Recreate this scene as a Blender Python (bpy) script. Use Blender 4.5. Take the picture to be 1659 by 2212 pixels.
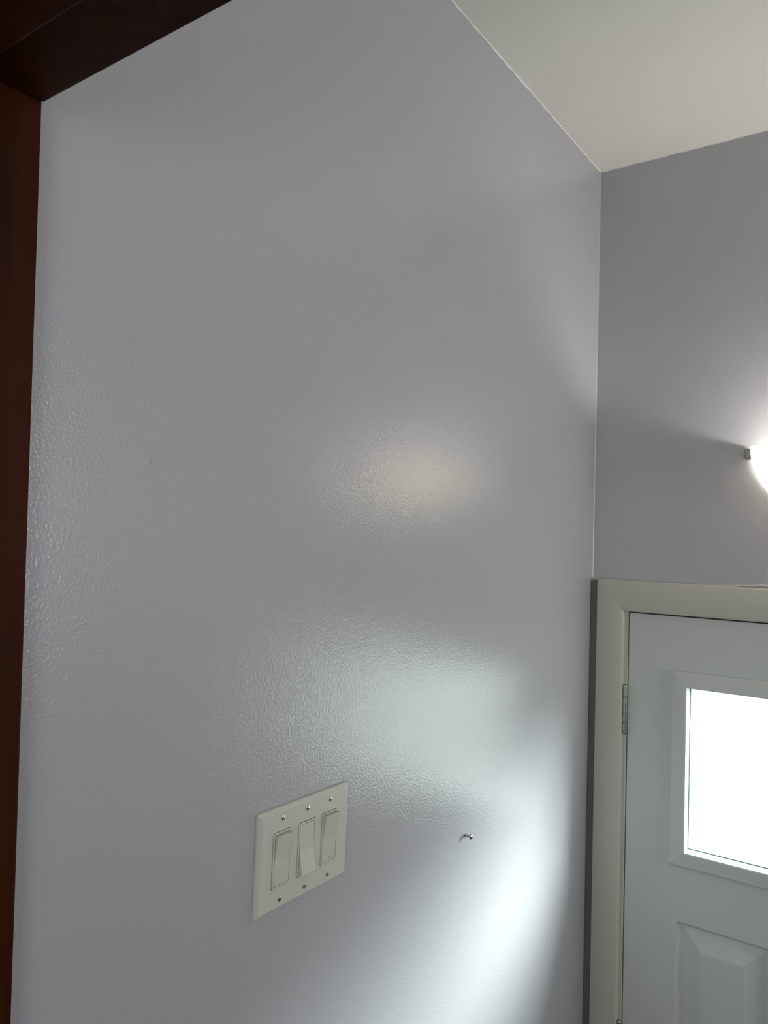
import bpy, bmesh, math, random
from mathutils import Vector, Matrix
S = bpy.context.scene
for o in list(bpy.data.objects): bpy.data.objects.remove(o)
COL = S.collection

# ------------------------------------------------------------------ camera
CZ = 2.225                       # eye height above the entry floor (camera stands on the upper landing)
cd = bpy.data.cameras.new('camera'); cam = bpy.data.objects.new('camera', cd); COL.objects.link(cam); S.camera = cam
yaw, pit, rol = [math.radians(a) for a in (35.1263, 1.1175, 1.3995)]
fw = Vector((-math.sin(yaw)*math.cos(pit), math.cos(yaw)*math.cos(pit), math.sin(pit)))
rt = Vector((math.cos(yaw), math.sin(yaw), 0)); up = rt.cross(fw)
r2 = rt*math.cos(rol)+up*math.sin(rol); u2 = -rt*math.sin(rol)+up*math.cos(rol)
M = Matrix((r2, u2, -fw)).transposed().to_4x4(); M.translation = (.6369, -1.7804, CZ)
cam.matrix_world = M
cd.sensor_fit = 'VERTICAL'; cd.sensor_height = 36; cd.lens = 1642.37/2212*36; cd.clip_start = .01

# ------------------------------------------------------------------ world, sun, fill lights, exposure
w = bpy.data.worlds.new('sky'); S.world = w; w.use_nodes = True
bg = w.node_tree.nodes['Background']; bg.inputs[0].default_value = (.85, .95, .94, 1); bg.inputs[1].default_value = 1.6

def lamp(name, kind, loc, aim, energy, color, **k):
    d = bpy.data.lights.new(name, kind); d.energy = energy; d.color = color
    for a, v in k.items(): setattr(d, a, v)
    o = bpy.data.objects.new(name, d); COL.objects.link(o); o.location = loc
    o.rotation_euler = (Vector(aim)-Vector(loc)).to_track_quat('-Z', 'Y').to_euler(); return o
# added fill light from the right of the entry
lamp('hall_fill', 'AREA', (3.3, -.7, 2.3), (0, -.8, 2.95), 13, (1, .99, .98), shape='RECTANGLE', size=.9, size_y=1.2, spread=math.radians(120))
# hazy low sun beyond the entry door, and the wider bright haze around it
lamp('hazy_sun', 'SUN', (6, 9, 6), (5, 7.5, 5.33), 10, (.99, 1, .98), angle=math.radians(24))
lamp('sun_haze', 'SUN', (6, 9, 6), (5, 8.1, 5.5), 16, (.97, 1, .975), angle=math.radians(40))
# two unseen fill lights added behind the camera to lift door and walls
lamp('rear_fill', 'AREA', (1.9, -5.1, 1.7), (.6, 0, 2.4), 11, (1, .985, .94), shape='RECTANGLE', size=1.8, size_y=1.2)
lamp('upper_room_fill', 'AREA', (.9, -3.0, 2.2), (.4, 0, 2.9), 5, (1, .97, .90), shape='RECTANGLE', size=.8, size_y=1.2, spread=math.radians(120))

vs = S.view_settings; S.display_settings.display_device = 'sRGB'
vs.view_transform = 'Standard'; vs.look = 'None'; vs.gamma = 1; vs.exposure = 0; vs.use_curve_mapping = False

# ------------------------------------------------------------------ materials
def mat(name, color, rough=.5, metal=0, bump=0, bscale=100, bdist=.001, var=0, spec=.5, stretch=(1,1,1), coat=0):
    m = bpy.data.materials.new(name); m.use_nodes = True; nt = m.node_tree; N = nt.nodes; L = nt.links
    b = N['Principled BSDF']; b.inputs['Base Color'].default_value = (*color, 1)
    b.inputs['Roughness'].default_value = rough; b.inputs['Metallic'].default_value = metal
    b.inputs['Specular IOR Level'].default_value = spec; b.inputs['Coat Weight'].default_value = coat
    tc = N.new('ShaderNodeTexCoord'); mp = N.new('ShaderNodeMapping'); mp.inputs['Scale'].default_value = stretch
    L.new(tc.outputs['Object'], mp.inputs[0])
    if var:
        n = N.new('ShaderNodeTexNoise'); n.inputs['Scale'].default_value = 3; n.inputs['Detail'].default_value = 3
        L.new(mp.outputs[0], n.inputs['Vector'])
        x = N.new('ShaderNodeMix'); x.data_type = 'RGBA'
        x.inputs[6].default_value = (*[c*(1-var) for c in color], 1); x.inputs[7].default_value = (*[min(1, c*(1+var)) for c in color], 1)
        L.new(n.outputs[0], x.inputs[0]); L.new(x.outputs[2], b.inputs['Base Color'])
    if bump:
        n = N.new('ShaderNodeTexNoise'); n.inputs['Scale'].default_value = bscale; n.inputs['Detail'].default_value = 2.5
        n.inputs['Roughness'].default_value = .5
        L.new(mp.outputs[0], n.inputs['Vector']); u = N.new('ShaderNodeBump'); u.inputs['Strength'].default_value = bump
        u.inputs['Distance'].default_value = bdist; L.new(n.outputs[0], u.inputs['Height']); L.new(u.outputs[0], b.inputs['Normal'])
    return m
M_wall = mat('lavender_wall_paint', (.455, .455, .49), .195, bump=1, bscale=300, bdist=.0005, var=.012, spec=.8)
M_ceil = mat('ceiling_paint', (.88, .88, .82), .8, bump=.2, bscale=200, bdist=.0006, var=.015)
M_trim = mat('cream_trim_paint', (.56, .56, .50), .38, bump=.12, bscale=60, bdist=.0005, var=.03)
M_door = mat('door_paint', (.61, .65, .645), .36, bump=.08, bscale=150, bdist=.0004, var=.012)
M_gap = mat('dark_filler_paint', (.16, .16, .155), .7, bump=.4, bscale=50, bdist=.002, var=.3)  # mottled dark grey for the filler strip and the rocker dot
M_plate = mat('switch_plastic', (.60, .61, .555), .33, bump=.03, bscale=400, bdist=.0002)
M_metal = mat('screw_steel', (.62, .63, .62), .22, metal=1)
M_nickel = mat('brushed_nickel', (.40, .40, .37), .34, metal=1, bump=.1, bscale=80, bdist=.0002, stretch=(1, 1, .1))
M_dark = mat('dark_weather_seal', (.01, .01, .01), .8)
M_gask = mat('glazing_seal', (.14, .22, .215), .5)
M_floor = mat('entry_tile', (.50, .48, .44), .4, bump=.2, bscale=12, bdist=.002, var=.15)
M_ground = mat('concrete_path', (.42, .43, .41), .9, bump=.4, bscale=20, bdist=.01, var=.1)
M_caulk = mat('caulk', (.60, .60, .54), .5, bump=.3, bscale=150, bdist=.001)

def wood():
    m = bpy.data.materials.new('mahogany_stain'); m.use_nodes = True; N = m.node_tree.nodes; L = m.node_tree.links
    b = N['Principled BSDF']; b.inputs['Roughness'].default_value = .5; b.inputs['Specular IOR Level'].default_value = .08
    tc = N.new('ShaderNodeTexCoord'); mp = N.new('ShaderNodeMapping'); mp.inputs['Scale'].default_value = (60, 60, 2.2)
    n = N.new('ShaderNodeTexNoise'); n.inputs['Scale'].default_value = 1; n.inputs['Detail'].default_value = 5
    n2 = N.new('ShaderNodeTexNoise'); n2.inputs['Scale'].default_value = 6; n2.inputs['Detail'].default_value = 2
    r = N.new('ShaderNodeValToRGB'); r.color_ramp.elements[0].position = .3; r.color_ramp.elements[1].position = .75
    r.color_ramp.elements[0].color = (.020, .0036, .0004, 1); r.color_ramp.elements[1].color = (.050, .011, .0008, 1)
    ad = N.new('ShaderNodeMath'); ad.operation = 'MULTIPLY_ADD'; ad.inputs[1].default_value = .35
    L.new(tc.outputs['Object'], mp.inputs[0]); L.new(mp.outputs[0], n.inputs['Vector']); L.new(tc.outputs['Object'], n2.inputs['Vector'])
    mu = N.new('ShaderNodeMath'); mu.operation = 'MULTIPLY'; mu.inputs[1].default_value = .65
    L.new(n.outputs[0], mu.inputs[0]); L.new(n2.outputs[0], ad.inputs[0]); L.new(mu.outputs[0], ad.inputs[2])
    L.new(ad.outputs[0], r.inputs[0]); L.new(r.outputs[0], b.inputs['Base Color'])
    u = N.new('ShaderNodeBump'); u.inputs['Strength'].default_value = .25; u.inputs['Distance'].default_value = .0006
    L.new(n.outputs[0], u.inputs['Height']); L.new(u.outputs[0], b.inputs['Normal'])
    return m
M_wood = wood()

def frosted():
    # obscure glass: part scatters, part passes straight through
    m = bpy.data.materials.new('obscure_glass'); m.use_nodes = True; N = m.node_tree.nodes; L = m.node_tree.links
    N.remove(N['Principled BSDF']); out = N['Material Output']
    tr = N.new('ShaderNodeBsdfTransparent'); tr.inputs[0].default_value = (.93, .98, .97, 1)
    tl = N.new('ShaderNodeBsdfTranslucent'); tl.inputs[0].default_value = (.90, .97, .96, 1)
    gl = N.new('ShaderNodeBsdfGlossy'); gl.inputs['Roughness'].default_value = .12
    n = N.new('ShaderNodeTexNoise'); n.inputs['Scale'].default_value = 170; n.inputs['Detail'].default_value = 2
    n2 = N.new('ShaderNodeTexNoise'); n2.inputs['Scale'].default_value = 320
    tc = N.new('ShaderNodeTexCoord'); L.new(tc.outputs['Object'], n.inputs['Vector']); L.new(tc.outputs['Object'], n2.inputs['Vector'])
    u = N.new('ShaderNodeBump'); u.inputs['Strength'].default_value = .8; u.inputs['Distance'].default_value = .002
    L.new(n.outputs[0], u.inputs['Height'])
    for s in (tl, gl): L.new(u.outputs[0], s.inputs['Normal'])
    mr = N.new('ShaderNodeMapRange'); mr.inputs[3].default_value = .08; mr.inputs[4].default_value = .20
    L.new(n2.outputs[0], mr.inputs[0])
    m1 = N.new('ShaderNodeMixShader'); m2 = N.new('ShaderNodeMixShader'); m2.inputs[0].default_value = .05
    L.new(mr.outputs[0], m1.inputs[0]); L.new(tr.outputs[0], m1.inputs[1]); L.new(tl.outputs[0], m1.inputs[2])
    L.new(m1.outputs[0], m2.inputs[1]); L.new(gl.outputs[0], m2.inputs[2]); L.new(m2.outputs[0], out.inputs[0])
    return m
M_glass = frosted()

def alabaster():
    m = bpy.data.materials.new('alabaster_glass'); m.use_nodes = True; N = m.node_tree.nodes; L = m.node_tree.links
    N.remove(N['Principled BSDF']); out = N['Material Output']
    tl = N.new('ShaderNodeBsdfTranslucent'); df = N.new('ShaderNodeBsdfDiffuse'); gl = N.new('ShaderNodeBsdfGlossy'); gl.inputs['Roughness'].default_value = .25
    n = N.new('ShaderNodeTexNoise'); n.inputs['Scale'].default_value = 14; n.inputs['Detail'].default_value = 4; n.inputs['Distortion'].default_value = 1.5
    tc = N.new('ShaderNodeTexCoord'); L.new(tc.outputs['Object'], n.inputs['Vector'])
    r = N.new('ShaderNodeValToRGB'); r.color_ramp.elements[0].color = (.88, .82, .66, 1); r.color_ramp.elements[1].color = (.94, .94, .86, 1)
    r.color_ramp.elements[0].position = .35; r.color_ramp.elements[1].position = .65
    L.new(n.outputs[0], r.inputs[0]); L.new(r.outputs[0], tl.inputs[0]); L.new(r.outputs[0], df.inputs[0])
    m1 = N.new('ShaderNodeMixShader'); m1.inputs[0].default_value = .08; m2 = N.new('ShaderNodeMixShader'); m2.inputs[0].default_value = .06
    L.new(tl.outputs[0], m1.inputs[1]); L.new(df.outputs[0], m1.inputs[2]); L.new(m1.outputs[0], m2.inputs[1]); L.new(gl.outputs[0], m2.inputs[2])
    em = N.new('ShaderNodeEmission'); em.inputs[1].default_value = .85; L.new(r.outputs[0], em.inputs[0])   # lit shade glows evenly
    a = N.new('ShaderNodeAddShader'); L.new(m2.outputs[0], a.inputs[0]); L.new(em.outputs[0], a.inputs[1]); L.new(a.outputs[0], out.inputs[0])
    return m
M_alab = alabaster()
def emis(name, c, s):
    m = bpy.data.materials.new(name); m.use_nodes = True; b = m.node_tree.nodes['Principled BSDF']
    b.inputs['Emission Color'].default_value = (*c, 1); b.inputs['Emission Strength'].default_value = s; return m

# ------------------------------------------------------------------ mesh helpers
def tag(o, label=None, cat=None, kind=None, group=None):
    for k, v in (('label', label), ('category', cat), ('kind', kind), ('group', group)):
        if v: o[k] = v
    return o
def obj(name, bm, m, parent=None, smooth=False, bevel=0, seg=2):
    bmesh.ops.recalc_face_normals(bm, faces=bm.faces)
    me = bpy.data.meshes.new(name); bm.to_mesh(me); bm.free(); me.materials.append(m)
    if smooth:
        me.polygons.foreach_set('use_smooth', [True]*len(me.polygons))
        me.set_sharp_from_angle(angle=math.radians(40))
    o = bpy.data.objects.new(name, me); COL.objects.link(o)
    if parent: o.parent = parent
    if bevel:
        b = o.modifiers.new('bevel', 'BEVEL'); b.width = bevel; b.segments = seg; b.limit_method = 'ANGLE'; b.angle_limit = .6
    return o
def empty(name, loc=(0, 0, 0)):
    o = bpy.data.objects.new(name, None); COL.objects.link(o); o.location = loc; o.empty_display_size = .05; return o
def hexa(bm, pts):      # 8 points: bottom ring 4, top ring 4
    v = [bm.verts.new(p) for p in pts]
    for f in ((0,1,2,3), (7,6,5,4), (0,4,5,1), (1,5,6,2), (2,6,7,3), (3,7,4,0)): bm.faces.new([v[i] for i in f])
def box(bm, x0, x1, y0, y1, z0, z1):
    hexa(bm, [(x0,y0,z0), (x1,y0,z0), (x1,y1,z0), (x0,y1,z0), (x0,y0,z1), (x1,y0,z1), (x1,y1,z1), (x0,y1,z1)])
def bx(*a):
    bm = bmesh.new(); box(bm, *a); return bm
def loft(bm, rings, cap0=True, cap1=True):
    R = [[bm.verts.new(p) for p in r] for r in rings]; n = len(R[0])
    for a, b in zip(R, R[1:]):
        for i in range(n): bm.faces.new((a[i], a[(i+1) % n], b[(i+1) % n], b[i]))
    if cap0: bm.faces.new(R[0])
    if cap1: bm.faces.new(R[-1])
    return R
def grid_hole(bm, axis_pts, x0, x1, z0, z1, holes, y0, y1):
    """slab in the XZ plane from y0 to y1 with rectangular holes (x0,x1,z0,z1)"""
    xs = sorted({x0, x1, *[h[i] for h in holes for i in (0, 1)]}); zs = sorted({z0, z1, *[h[i] for h in holes for i in (2, 3)]})
    inh = lambda x, z: any(h[0] < x < h[1] and h[2] < z < h[3] for h in holes)
    V = {}
    def v(x, y, z):
        k = (x, y, z)
        if k not in V: V[k] = bm.verts.new(k)
        return V[k]
    full = lambda i, j: 0 <= i < len(xs)-1 and 0 <= j < len(zs)-1 and not inh((xs[i]+xs[i+1])/2, (zs[j]+zs[j+1])/2)
    for i in range(len(xs)-1):
        for j in range(len(zs)-1):
            if not full(i, j): continue
            a, b, c, d = xs[i], xs[i+1], zs[j], zs[j+1]
            for y in (y0, y1): bm.faces.new((v(a,y,c), v(b,y,c), v(b,y,d), v(a,y,d)))
            for (di, dj, p, q) in ((-1,0,(a,c),(a,d)), (1,0,(b,c),(b,d)), (0,-1,(a,c),(b,c)), (0,1,(a,d),(b,d))):
                if not full(i+di, j+dj): bm.faces.new((v(p[0],y0,p[1]), v(q[0],y0,q[1]), v(q[0],y1,q[1]), v(p[0],y1,p[1])))

ZC = CZ+.8705                    # ceiling
ZT = CZ-.1109                    # top of door casing
ZD = CZ-.1853                    # top of door
XD0, XD1 = .0895, 1.0039         # door slab
ZL = .51                         # upper landing
YJ = -1.4218                     # far edge of the wooden opening jamb
XR = 3.4                         # right wall of entry

# ------------------------------------------------------------------ room shell
wl = tag(obj('wall_left', bx(-.14, 0, -5.2, .14, -.1, ZC+.1), M_wall), 'lavender grey semi-gloss wall carrying the light switches', 'wall', 'structure')
# small painted-over bumps on the left wall
def blob(name, y, z, r, h):
    bm = bmesh.new(); rings = []
    for k in range(4):
        a = k/3*math.pi/2; rings.append([(h*math.sin(a)-.0004, y+r*math.cos(a)*math.cos(t)+.0001*k, z+r*math.cos(a)*math.sin(t)*(1.2)) for t in [i*math.tau/10 for i in range(10)]])
    rings[-1] = [(h, y+.0002*math.cos(t), z+.0002*math.sin(t)) for t in [i*math.tau/10 for i in range(10)]]
    loft(bm, rings, cap0=False); return obj(name, bm, M_wall, wl, smooth=True)
blob('paint_bump', -1.2883, CZ+.0603, .0022, .0016); blob('paint_bump', -.9343, CZ+.0547, .0024, .001)
# thin bead of paint in the corner of the two walls
random.seed(4)
bm = bmesh.new(); rr = []
for i in range(40):
    z = ZT + (ZC-ZT)*i/39; q = .0016+.0004*random.random()
    rr.append([(0, 0, z), (q, 0, z), (q*.45, -q*.45, z), (0, -q, z)])
loft(bm, rr); obj('corner_bead', bm, M_wall, wl)

bm = bmesh.new(); grid_hole(bm, None, 0, XR+.14, -.1, ZC+.1, [(.0605, 1.033, -.05, ZD+.024)], 0, .14)
wb = tag(obj('wall_back', bm, M_wall), 'shaded lavender grey wall around the entry door', 'wall', 'structure')
tag(obj('wall_right', bx(XR, XR+.14, -1.56, 0, -.1, ZC), M_wall), 'entry wall right of the door, outside the picture', 'wall', 'structure')
ce = tag(obj('ceiling', bx(0, 4.4, -5.2, 0, ZC, ZC+.1), M_ceil), 'off-white matte ceiling above the entry', 'ceiling', 'structure')
# ragged cut-in line of ceiling paint along the left wall
bm = bmesh.new(); rr = []
yy = 0
while yy > -1.5:
    h = .0016+.0022*random.random()**2; rr.append([(0, yy, ZC), (.0008, yy, ZC), (.0006, yy, ZC-h), (0, yy, ZC-h)]); yy -= .012
loft(bm, rr); obj('paint_line', bm, M_ceil, ce)
bm = bmesh.new(); rr = []; xx = 0.001
while xx < 1.2:
    h = .0012+.0022*random.random()**2; rr.append([(xx, 0, ZC), (xx, -.0008, ZC), (xx, -.0006, ZC-h), (xx, 0, ZC-h)]); xx += .015
loft(bm, rr); obj('paint_line', bm, M_ceil, ce)
tag(obj('floor', bx(0, XR, -1.0, 0, -.1, 0), M_floor), 'tiled entry floor, below the picture', 'floor', 'structure')
bm = bmesh.new(); box(bm, 0, 4.4, -5.2, -1.34, ZL-.2, ZL)
tag(obj('floor_landing', bm, M_wood), 'wooden landing floor behind the camera', 'floor', 'structure')
bm = bmesh.new(); box(bm, 0, XR, -1.34, -1.17, -.1, .34); box(bm, 0, XR, -1.17, -1.0, -.1, .17)
tag(obj('trim_3', bm, M_wood), 'two wooden steps down to the entry', 'steps', 'structure')
# partition with the wooden opening, and the upper room behind it
XO = 2.1                        # right side of opening
bm = bmesh.new(); box(bm, 0, 4.4, -1.545, YJ-.02, CZ+.40, ZC); box(bm, XO+.03, 4.4, -1.545, YJ-.02, ZL, CZ+.40)
tag(obj('wall_front', bm, M_wall), 'partition above the wooden opening', 'wall', 'structure')
tag(obj('wall_upper_right', bx(4.4, 4.5, -5.2, -1.4, ZL, ZC), M_wall), 'far wall of the upper room, outside the picture', 'wall', 'structure')
tag(obj('wall_upper_rear', bx(0, 4.4, -5.3, -5.2, ZL, ZC), M_wall), 'rear wall of the upper room, outside the picture', 'wall', 'structure')

# mahogany opening: jamb, header, stop
ZH = CZ+.3602
tr = tag(empty('trim_1', (0, YJ, ZL)), 'dark reddish-brown wooden doorway lining at the left edge', 'door frame', 'structure')
def tchild(name, bm, bevel=.002, m=None):
    o = obj(name, bm, m or M_wood, None, bevel=bevel); o.parent = tr; o.matrix_parent_inverse = Matrix.Translation(-tr.location); return o
tchild('jamb', bx(0, .012, -1.545, YJ, ZL, ZH+.03), .0025)
tchild('jamb', bx(XO, XO+.02, -1.545, YJ, ZL, ZH+.03), .0025)
tchild('header', bx(.0125, XO-.0005, -1.545, YJ, ZH, ZH+.03), .0015)
YS = -1.487
tchild('door_stop', bx(.0122, XO-.0005, -1.53, YS, ZH-.011, ZH-.0002), .003)
tchild('door_stop', bx(.0122, .023, -1.53, YS, ZL, ZH-.0115), .003)

# ------------------------------------------------------------------ entry door
door = tag(empty('door_1', (XD0, 0, .008)), 'pale grey panelled entry door with a frosted glass lite', 'door', 'structure')
def dchild(name, bm, m, parent=None, **k):
    o = obj(name, bm, m, None, **k); p = parent or door; o.parent = p
    if parent is None: o.matrix_parent_inverse = Matrix.Translation(-door.location)
    return o
GX0, GX1, GZ0, GZ1 = .2211, XD0+XD1-.2211, CZ-.7033, CZ-.3437       # sight edge of glazing
FX0, FX1, FZ0, FZ1 = .1869, XD0+XD1-.1869, CZ-.7352, CZ-.3058       # outer edge of glazing frame
PZ1, PZ0 = CZ-.8582, .26
PW = .192; gap = ((XD0+XD1-2*.2047)-3*PW)/2
pan = [(.2047+i*(PW+gap), .2047+i*(PW+gap)+PW, PZ0, PZ1) for i in range(3)]
bm = bmesh.new()
grid_hole(bm, None, XD0, XD1, .008, ZD, [(GX0-.004, GX1+.004, GZ0-.004, GZ1+.004)]+pan, 0, .044)
dchild('door_slab', bm, M_door)
for (a, b, c, d) in pan:                                   # embossed panels
    bm = bmesh.new(); prof = [(0, 0), (.003, .007), (.0095, .0125), (.0115, .0125), (.046, .0045), (.0475, .0018), (.053, .0002), (.056, 0)]
    rings = [[(a+i, y, c+i), (b-i, y, c+i), (b-i, y, d-i), (a+i, y, d-i)] for i, y in prof]
    rings.insert(0, [(a, .03, c), (b, .03, c), (b, .03, d), (a, .03, d)])
    loft(bm, rings); dchild('door_panel', bm, M_door)
# glazing frame: four mitred mouldings
prof = [(0, 0), (0, -.0065), (.0035, -.0095), (.031, -.0125), (.0342, -.0118), (.0362, .0125), (.030, .0125), (.030, 0)]
def frame_piece(side):
    bm = bmesh.new(); g = .00015; rings = []
    for e in (0, 1):
        r = []
        for (i, y) in prof:
            x0, x1, z0, z1 = FX0+i, FX1-i, FZ0+i, FZ1-i
            P = {'left': ((x0, z0+g), (x0, z1-g)), 'right': ((x1, z0+g), (x1, z1-g)), 'bottom': ((x0+g, z0), (x1-g, z0)), 'top': ((x0+g, z1), (x1-g, z1))}[side][e]
            r.append((P[0], y, P[1]))
        rings.append(r)
    loft(bm, rings); return dchild('glazing_frame', bm, M_door)
for s in ('left', 'right', 'bottom', 'top'): frame_piece(s)
# glass and the dark seal round it
i = .0362
bm = bmesh.new(); grid_hole(bm, None, FX0+i-.004, FX1-i+.004, FZ0+i-.004, FZ1-i+.004, [(FX0+i+.0018, FX1-i-.0018, FZ0+i+.0018, FZ1-i-.0018)], .0126, .0140)
dchild('glazing_seal', bm, M_gask)
gp = dchild('glass_pane', bx(FX0+i-.006, FX1-i+.006, .0142, .0182, FZ0+i-.006, FZ1-i+.006), M_glass)
tag(gp, 'frosted glass pane')
bm = bmesh.new(); grid_hole(bm, None, FX0, FX1, FZ0, FZ1, [(FX0+.036, FX1-.036, FZ0+.036, FZ1-.036)], .0185, .054)
dchild('glazing_frame', bm, M_door)
# hinges (knuckle barrel in five pieces, finials, leaf)
def cyl(bm, x, y, z0, z1, r, n=20, r1=None):
    r1 = r if r1 is None else r1
    loft(bm, [[(x+q*math.cos(t), y+q*math.sin(t), z) for t in [k*math.tau/n for k in range(n)]] for z, q in ((z0, r), (z1, r1))])
for zt_, n in ((CZ-.3575, 1), (1.1, 1), (.35, 1)):
    hx, hy, R = .0845, -.0075, .0063; L = .102
    leaf = dchild('hinge', bx(.0815, .0885, -.0035, .0, zt_-L, zt_), M_nickel, bevel=.0008)
    kz = zt_; kh = L/5
    for k in range(5):
        bm = bmesh.new(); z1, z0 = kz-k*kh, kz-(k+1)*kh+.0011
        loft(bm, [[(hx+q*math.cos(t), hy+q*math.sin(t), z) for t in [j*math.tau/24 for j in range(24)]] for z, q in ((z0, R-.0008), (z0+.0008, R), (z1-.0008, R), (z1, R-.0008))])
        dchild('hinge_knuckle', bm, M_nickel, parent=leaf, smooth=True)
    bm = bmesh.new(); cyl(bm, hx, hy, zt_-L-.003, zt_+.003, .0035)
    loft(bm, [[(hx+q*math.cos(t), hy+q*math.sin(t), zt_+z) for t in [j*math.tau/20 for j in range(20)]] for z, q in ((.0, .0052), (.0025, .0056), (.0048, .0042), (.0062, .0018))])
    loft(bm, [[(hx+q*math.cos(t), hy+q*math.sin(t), zt_-L-z) for t in [j*math.tau/20 for j in range(20)]] for z, q in ((.0, .0052), (.0025, .0056), (.0048, .0042), (.0062, .0018))])
    dchild('hinge_pin', bm, M_nickel, parent=leaf, smooth=True)

# door jamb and casing
cs = tag(empty('trim_2', (.0163, 0, 0)), 'cream painted casing mitred around the entry door', 'door casing', 'structure')
def cchild(name, bm, m, bevel=0, **k):
    o = obj(name, bm, m, None, bevel=bevel, **k); o.parent = cs; o.matrix_parent_inverse = Matrix.Translation(-cs.location); return o
XC0, XC1 = .0163, 1.0771; ci, cz = .0634, .0703           # casing widths: side, head
cprof = [(0, 0), (0, -.0145), (.03, -.0172), (.10, -.018), (.93, -.0165), (.985, -.0145), (1, -.012), (1, 0)]
def casing(side):
    bm = bmesh.new(); rings = []
    for e in (0, 1):
        r = []
        for (t, y) in cprof:
            if side == 'head': r.append(((XC0+t*ci+.0002) if e == 0 else (XC1-t*ci-.0002), y, ZT-t*cz))
            else:
                x = XC0+t*ci if side == 'left' else XC1-t*ci
                r.append((x, y, 0 if e == 0 else ZT-t*cz-.0002))
        rings.append(r)
    loft(bm, rings); cchild('casing', bm, M_trim, smooth=True)
for s in ('left', 'right', 'head'): casing(s)
bm = bmesh.new(); jz = ZT-cz-.0002
box(bm, .0620, .0872, -.002, .12, 0, jz+.02); box(bm, XD1+.003, 1.032, -.002, .12, 0, jz+.02)
cchild('door_jamb', bm, M_trim, .0008)
cchild('door_jamb', bx(.0872, XD1+.003, -.002, .12, ZD+.0045, ZD+.0225), M_trim, .0006)
bm = bmesh.new(); box(bm, .0873, .0889, .03, .05, .01, ZD); box(bm, .0873, XD1, .030, .05, ZD+.0003, ZD+.0043)
cchild('weather_strip', bm, M_dark)
bm = bmesh.new(); box(bm, .0873, .102, .046, .062, .01, ZD); box(bm, XD1-.012, XD1+.002, .046, .062, .01, ZD); box(bm, .102, XD1-.012, .046, .062, ZD-.012, ZD+.003)
cchild('door_stop', bm, M_trim)
cchild('threshold', bx(.0873, XD1, -.03, .13, -.05, .006), M_nickel)
# narrow dark grey filler between casing and left wall
tag(cchild('filler_strip', bx(.0002, .0158, -.0125, -.0002, 0, ZT-.004), M_gap, .001), 'dark narrow filler strip')
# split caulk along the top of the head casing
random.seed(11); bm = bmesh.new(); rr = []
for k in range(70):
    x = .27+k*.012; lift = min(.0042, max(0, (x-.285)*.05))+.0008*random.random()
    t = (.0012+.0008*random.random())*min(1, k/6)+.0001
    rr.append([(x, -.0004, ZT+lift), (x, -.003, ZT+lift-.0002), (x, -.003, ZT+lift+t), (x, -.0004, ZT+lift+t+.0012)])
loft(bm, rr); cchild('split_caulk', bm, M_caulk)
bm = bmesh.new(); rr = []
for k in range(90):
    x = .02+k*.0115; h = .0006+.0009*random.random()+(.003 if random.random() > .94 and x > .28 else 0)
    rr.append([(x, -.004, ZT-.001), (x, -.0155, ZT-.001), (x, -.0145, ZT+h*.6), (x, -.006, ZT+h)])
loft(bm, rr); cchild('caulk_bead', bm, M_caulk)
tag(obj('ground', bx(-6, 12, .14, 30, -.35, -.25), M_ground), 'pale concrete path outside the door', 'ground', 'structure')

# ------------------------------------------------------------------ light switch
# local frame: X = along the wall (+y), Y = up, Z = out of the wall
sw = tag(empty('light_switch', (0, -1.0378, CZ-.4072)), 'cream triple light switch with three wide rockers on the grey wall', 'light switch')
rr_ = math.radians(1.6714)
ex = Vector((0, math.cos(rr_), -math.sin(rr_))); ey = Vector((0, math.sin(rr_), math.cos(rr_))); ez = Vector((1, 0, 0))
Rm = Matrix((ex, ey, ez)).transposed().to_4x4(); Rm.translation = sw.location; sw.matrix_world = Rm
def schild(name, bm, m, parent=None, **k):
    o = obj(name, bm, m, None, **k); o.parent = parent or sw; return o
PWd, PHt, TK = .173, .124, .0068
def rrect(cx, cy, w, h, r, z, n=4):
    out = []
    for (sx, sy, a0) in ((1, 1, 0), (-1, 1, 90), (-1, -1, 180), (1, -1, 270)):
        for k in range(n+1):
            a = math.radians(a0+90*k/n); out.append((cx+sx*(w/2-r)+r*math.cos(a), cy+sy*(h/2-r)+r*math.sin(a), z))
    return out
GANG = [-.0455, 0, .0455]
bm = bmesh.new()
outer = loft(bm, [rrect(0, 0, PWd, PHt, .0022, .0001), rrect(0, 0, PWd, PHt, .0022, .0030), rrect(0, 0, PWd-.0016, PHt-.0016, .002, .0042), rrect(0, 0, PWd-.0088, PHt-.0088, .0012, TK-.0003), rrect(0, 0, PWd-.0105, PHt-.0105, .001, TK)], cap0=False, cap1=False)
edges = [e for e in bm.edges if all(v in outer[-1] for v in e.verts)]
for g in GANG:
    h = loft(bm, [rrect(g, 0, .0336, .0674, .0025, .002), rrect(g, 0, .0336, .0674, .0025, TK-.0004), rrect(g, 0, .0340, .0678, .0027, TK)], cap0=False, cap1=False)
    edges += [e for e in bm.edges if all(v in h[-1] for v in e.verts)]
bmesh.ops.triangle_fill(bm, edges=edges, use_beauty=True)
plate = schild('plate', bm, M_plate)
back = schild('back_plate', bx(-.08, .08, -.056, .056, .0002, .0018), M_dark)
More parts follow.
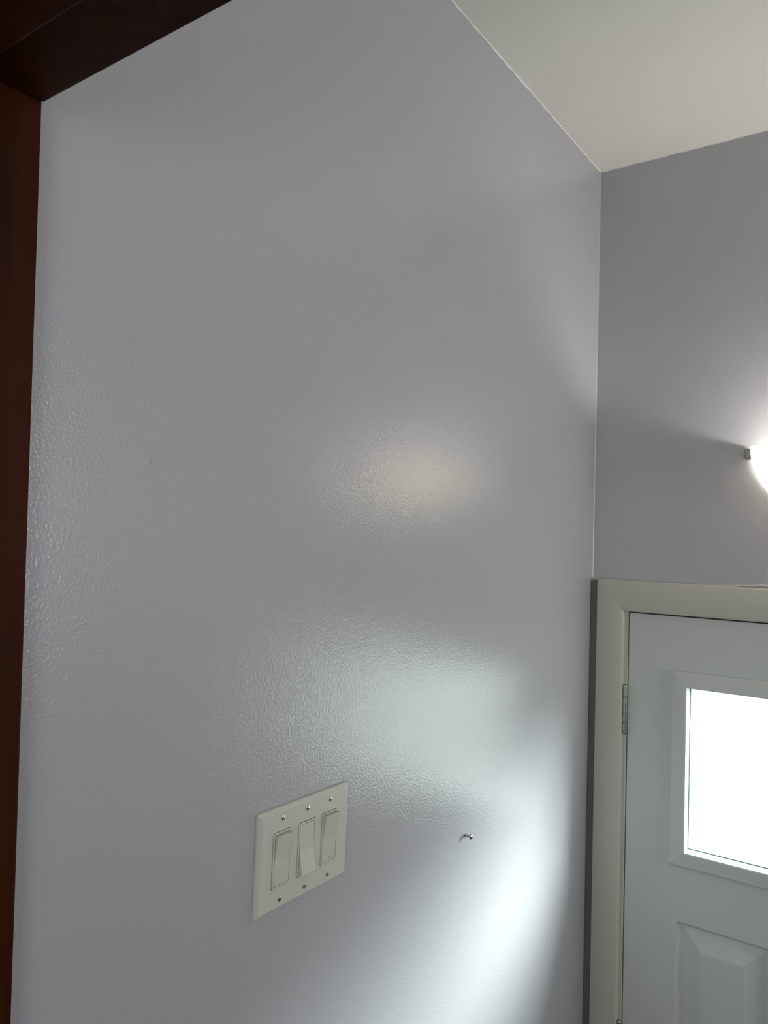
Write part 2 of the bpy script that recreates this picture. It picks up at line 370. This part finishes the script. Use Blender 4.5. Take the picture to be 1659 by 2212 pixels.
for gi, g in enumerate(GANG):
    bm = bmesh.new()   # rim round the rocker
    a = loft(bm, [rrect(g, 0, .0278, .0616, .0012, .002), rrect(g, 0, .0278, .0616, .0012, TK+.0006), rrect(g, 0, .0286, .0624, .0016, TK+.0010), rrect(g, 0, .0318, .0656, .0020, TK+.0010), rrect(g, 0, .0324, .0662, .0022, TK+.0004), rrect(g, 0, .0324, .0662, .0022, .002)], cap0=False, cap1=False)
    schild('switch_frame', bm, M_plate)
    # rocker paddle: a shallow V, the pressed half flush, the other half standing proud
    up_ = gi != 1
    hw, hh = .0134, .0303
    hi, mid, lo = TK+.0062, TK+.0012, TK+.0006
    yv = [(-hh, lo if up_ else hi), (0, mid), (hh, hi if up_ else lo)]
    bm = bmesh.new(); rings = []
    if not up_: yv = [(-hh, TK+.0068), (-.002, TK+.0014), (hh, TK+.0006)]
    for y, z in yv:
        e = 0.0004
        rings.append([(g-hw, y, .002), (g-hw, y, z-e), (g-hw+e, y, z), (g+hw-e, y, z), (g+hw, y, z-e), (g+hw, y, .002)])
    loft(bm, rings)
    rk = schild('rocker', bm, M_plate, bevel=.0003)
    rk['label'] = 'rocker pressed at the top, lower end standing out' if gi == 1 else ('rocker pressed at the bottom, small dot near its foot' if gi == 2 else 'rocker pressed at the bottom, nearest the wooden frame')
    if gi == 2:
        bm = bmesh.new(); loft(bm, [[(g+.002+q*math.cos(t), -.0262+q*math.sin(t), z) for t in [k*math.tau/12 for k in range(12)]] for z, q in ((TK+.0006, .0011), (TK+.00105, .0009))])
        schild('indicator_dot', bm, M_gap, parent=rk)
random.seed(2)
for g in GANG:
    for y in (.0484, -.0484):
        bm = bmesh.new(); r = .0033; a = math.radians(random.uniform(-8, 8)+90)
        # oval head with a milled slot
        pts = []; n = 24
        def hz(q): return TK+.0003+.0006*(1-(q/r)**2)
        G = 15; V = {}
        for i_ in range(-G, G+1):
            for j_ in range(-G, G+1):
                x_, y_ = i_/G*r, j_/G*r; q = math.hypot(x_, y_)
                if q > r: continue
                s = abs(-x_*math.sin(a)+y_*math.cos(a)); z = hz(q)-(.0010 if s < .0006 else 0)
                V[i_, j_] = bm.verts.new((g+x_, y+y_, z))
        for (i_, j_) in list(V):
            k4 = [(i_, j_), (i_+1, j_), (i_+1, j_+1), (i_, j_+1)]
            if all(k in V for k in k4): bm.faces.new([V[k] for k in k4])
        schild('screw', bm, M_metal, smooth=True)

# ------------------------------------------------------------------ lone screw in the wall (local Z out of the wall)
sc = tag(empty('wall_screw', (0, -.6087, CZ-.5288)), 'small silver screw sticking out of the grey wall', 'screw')
Rz = Matrix.Rotation(math.radians(90), 4, 'Y'); Rz.translation = sc.location; sc.matrix_world = Rz
def ring(r, z, n=20): return [(r*math.cos(k*math.tau/n), r*math.sin(k*math.tau/n), z) for k in range(n)]
bm = bmesh.new(); rings = [ring(.0019, -.004)]
for k in range(9): rings += [ring(.0023, .0012*k+.0002), ring(.0027, .0012*k+.0006), ring(.0023, .0012*k+.001)]
loft(bm, rings); o = obj('screw_shank', bm, M_metal, sc, smooth=True)
bm = bmesh.new(); loft(bm, [ring(.0022, .0105), ring(.0046, .0112), ring(.0050, .0122), ring(.0044, .0134), ring(.0030, .0142), ring(.0016, .0144), ring(.0012, .0128)])
obj('screw_head', bm, M_metal, sc, smooth=True)

# ------------------------------------------------------------------ wall sconce
SX, SZ = .518, CZ+.188; A, B, Hh = .178, .110, .148
sn = tag(empty('wall_sconce', (SX, 0, SZ)), 'lit half-bowl wall sconce of alabaster glass above the door', 'wall lamp')
bm = bmesh.new(); nt, nr = 48, 20
def bowl(s):
    rows = []
    for j in range(nr+1):
        ph = j/nr*math.pi/2; row = []
        for i_ in range(nt+1):
            th = math.pi*i_/nt
            row.append(bm.verts.new(((A*s)*math.cos(th)*math.cos(ph), -.004-(B*s)*math.sin(th)*math.cos(ph), -(Hh*s)*math.sin(ph)**1.0)))
        rows.append(row)
    for j in range(nr):
        for i_ in range(nt):
            bm.faces.new((rows[j][i_], rows[j][i_+1], rows[j+1][i_+1], rows[j+1][i_]))
    return rows
ra, rb = bowl(1), bowl(.965)
for i_ in range(nt): bm.faces.new((ra[0][i_], ra[0][i_+1], rb[0][i_+1], rb[0][i_]))
for e in (0, nt):
    for j in range(nr): bm.faces.new((ra[j][e], ra[j+1][e], rb[j+1][e], rb[j][e]))
bmesh.ops.remove_doubles(bm, verts=bm.verts, dist=1e-5)
obj('glass_bowl', bm, M_alab, sn, smooth=True)
for s in (-1, 1):
    bm = bmesh.new(); box(bm, s*A-.008+(-.002*s), s*A+.008-(.002*s), -.030, -.0005, -.0265, -.0035)
    obj('end_cap', bm, M_nickel, sn, bevel=.0035, seg=3)
bm = bmesh.new(); box(bm, -.06, .06, -.018, -.0005, -.11, -.02); obj('back_plate', bm, M_nickel, sn, bevel=.004)
bm = bmesh.new(); loft(bm, [[(q*math.cos(t), -.05+q*math.sin(t), z) for t in [k*math.tau/20 for k in range(20)]] for z, q in ((-.105, .013), (-.075, .013))]); box(bm, -.008, .008, -.05, -.01, -.1, -.09)
obj('lamp_socket', bm, M_nickel, sn, smooth=True)
bm = bmesh.new(); bmesh.ops.create_uvsphere(bm, u_segments=20, v_segments=12, radius=.024)
bmesh.ops.translate(bm, verts=bm.verts, vec=(0, -.05, -.052)); obj('bulb', bm, emis('lit_bulb', (1, .955, .87), 240), sn, smooth=True)
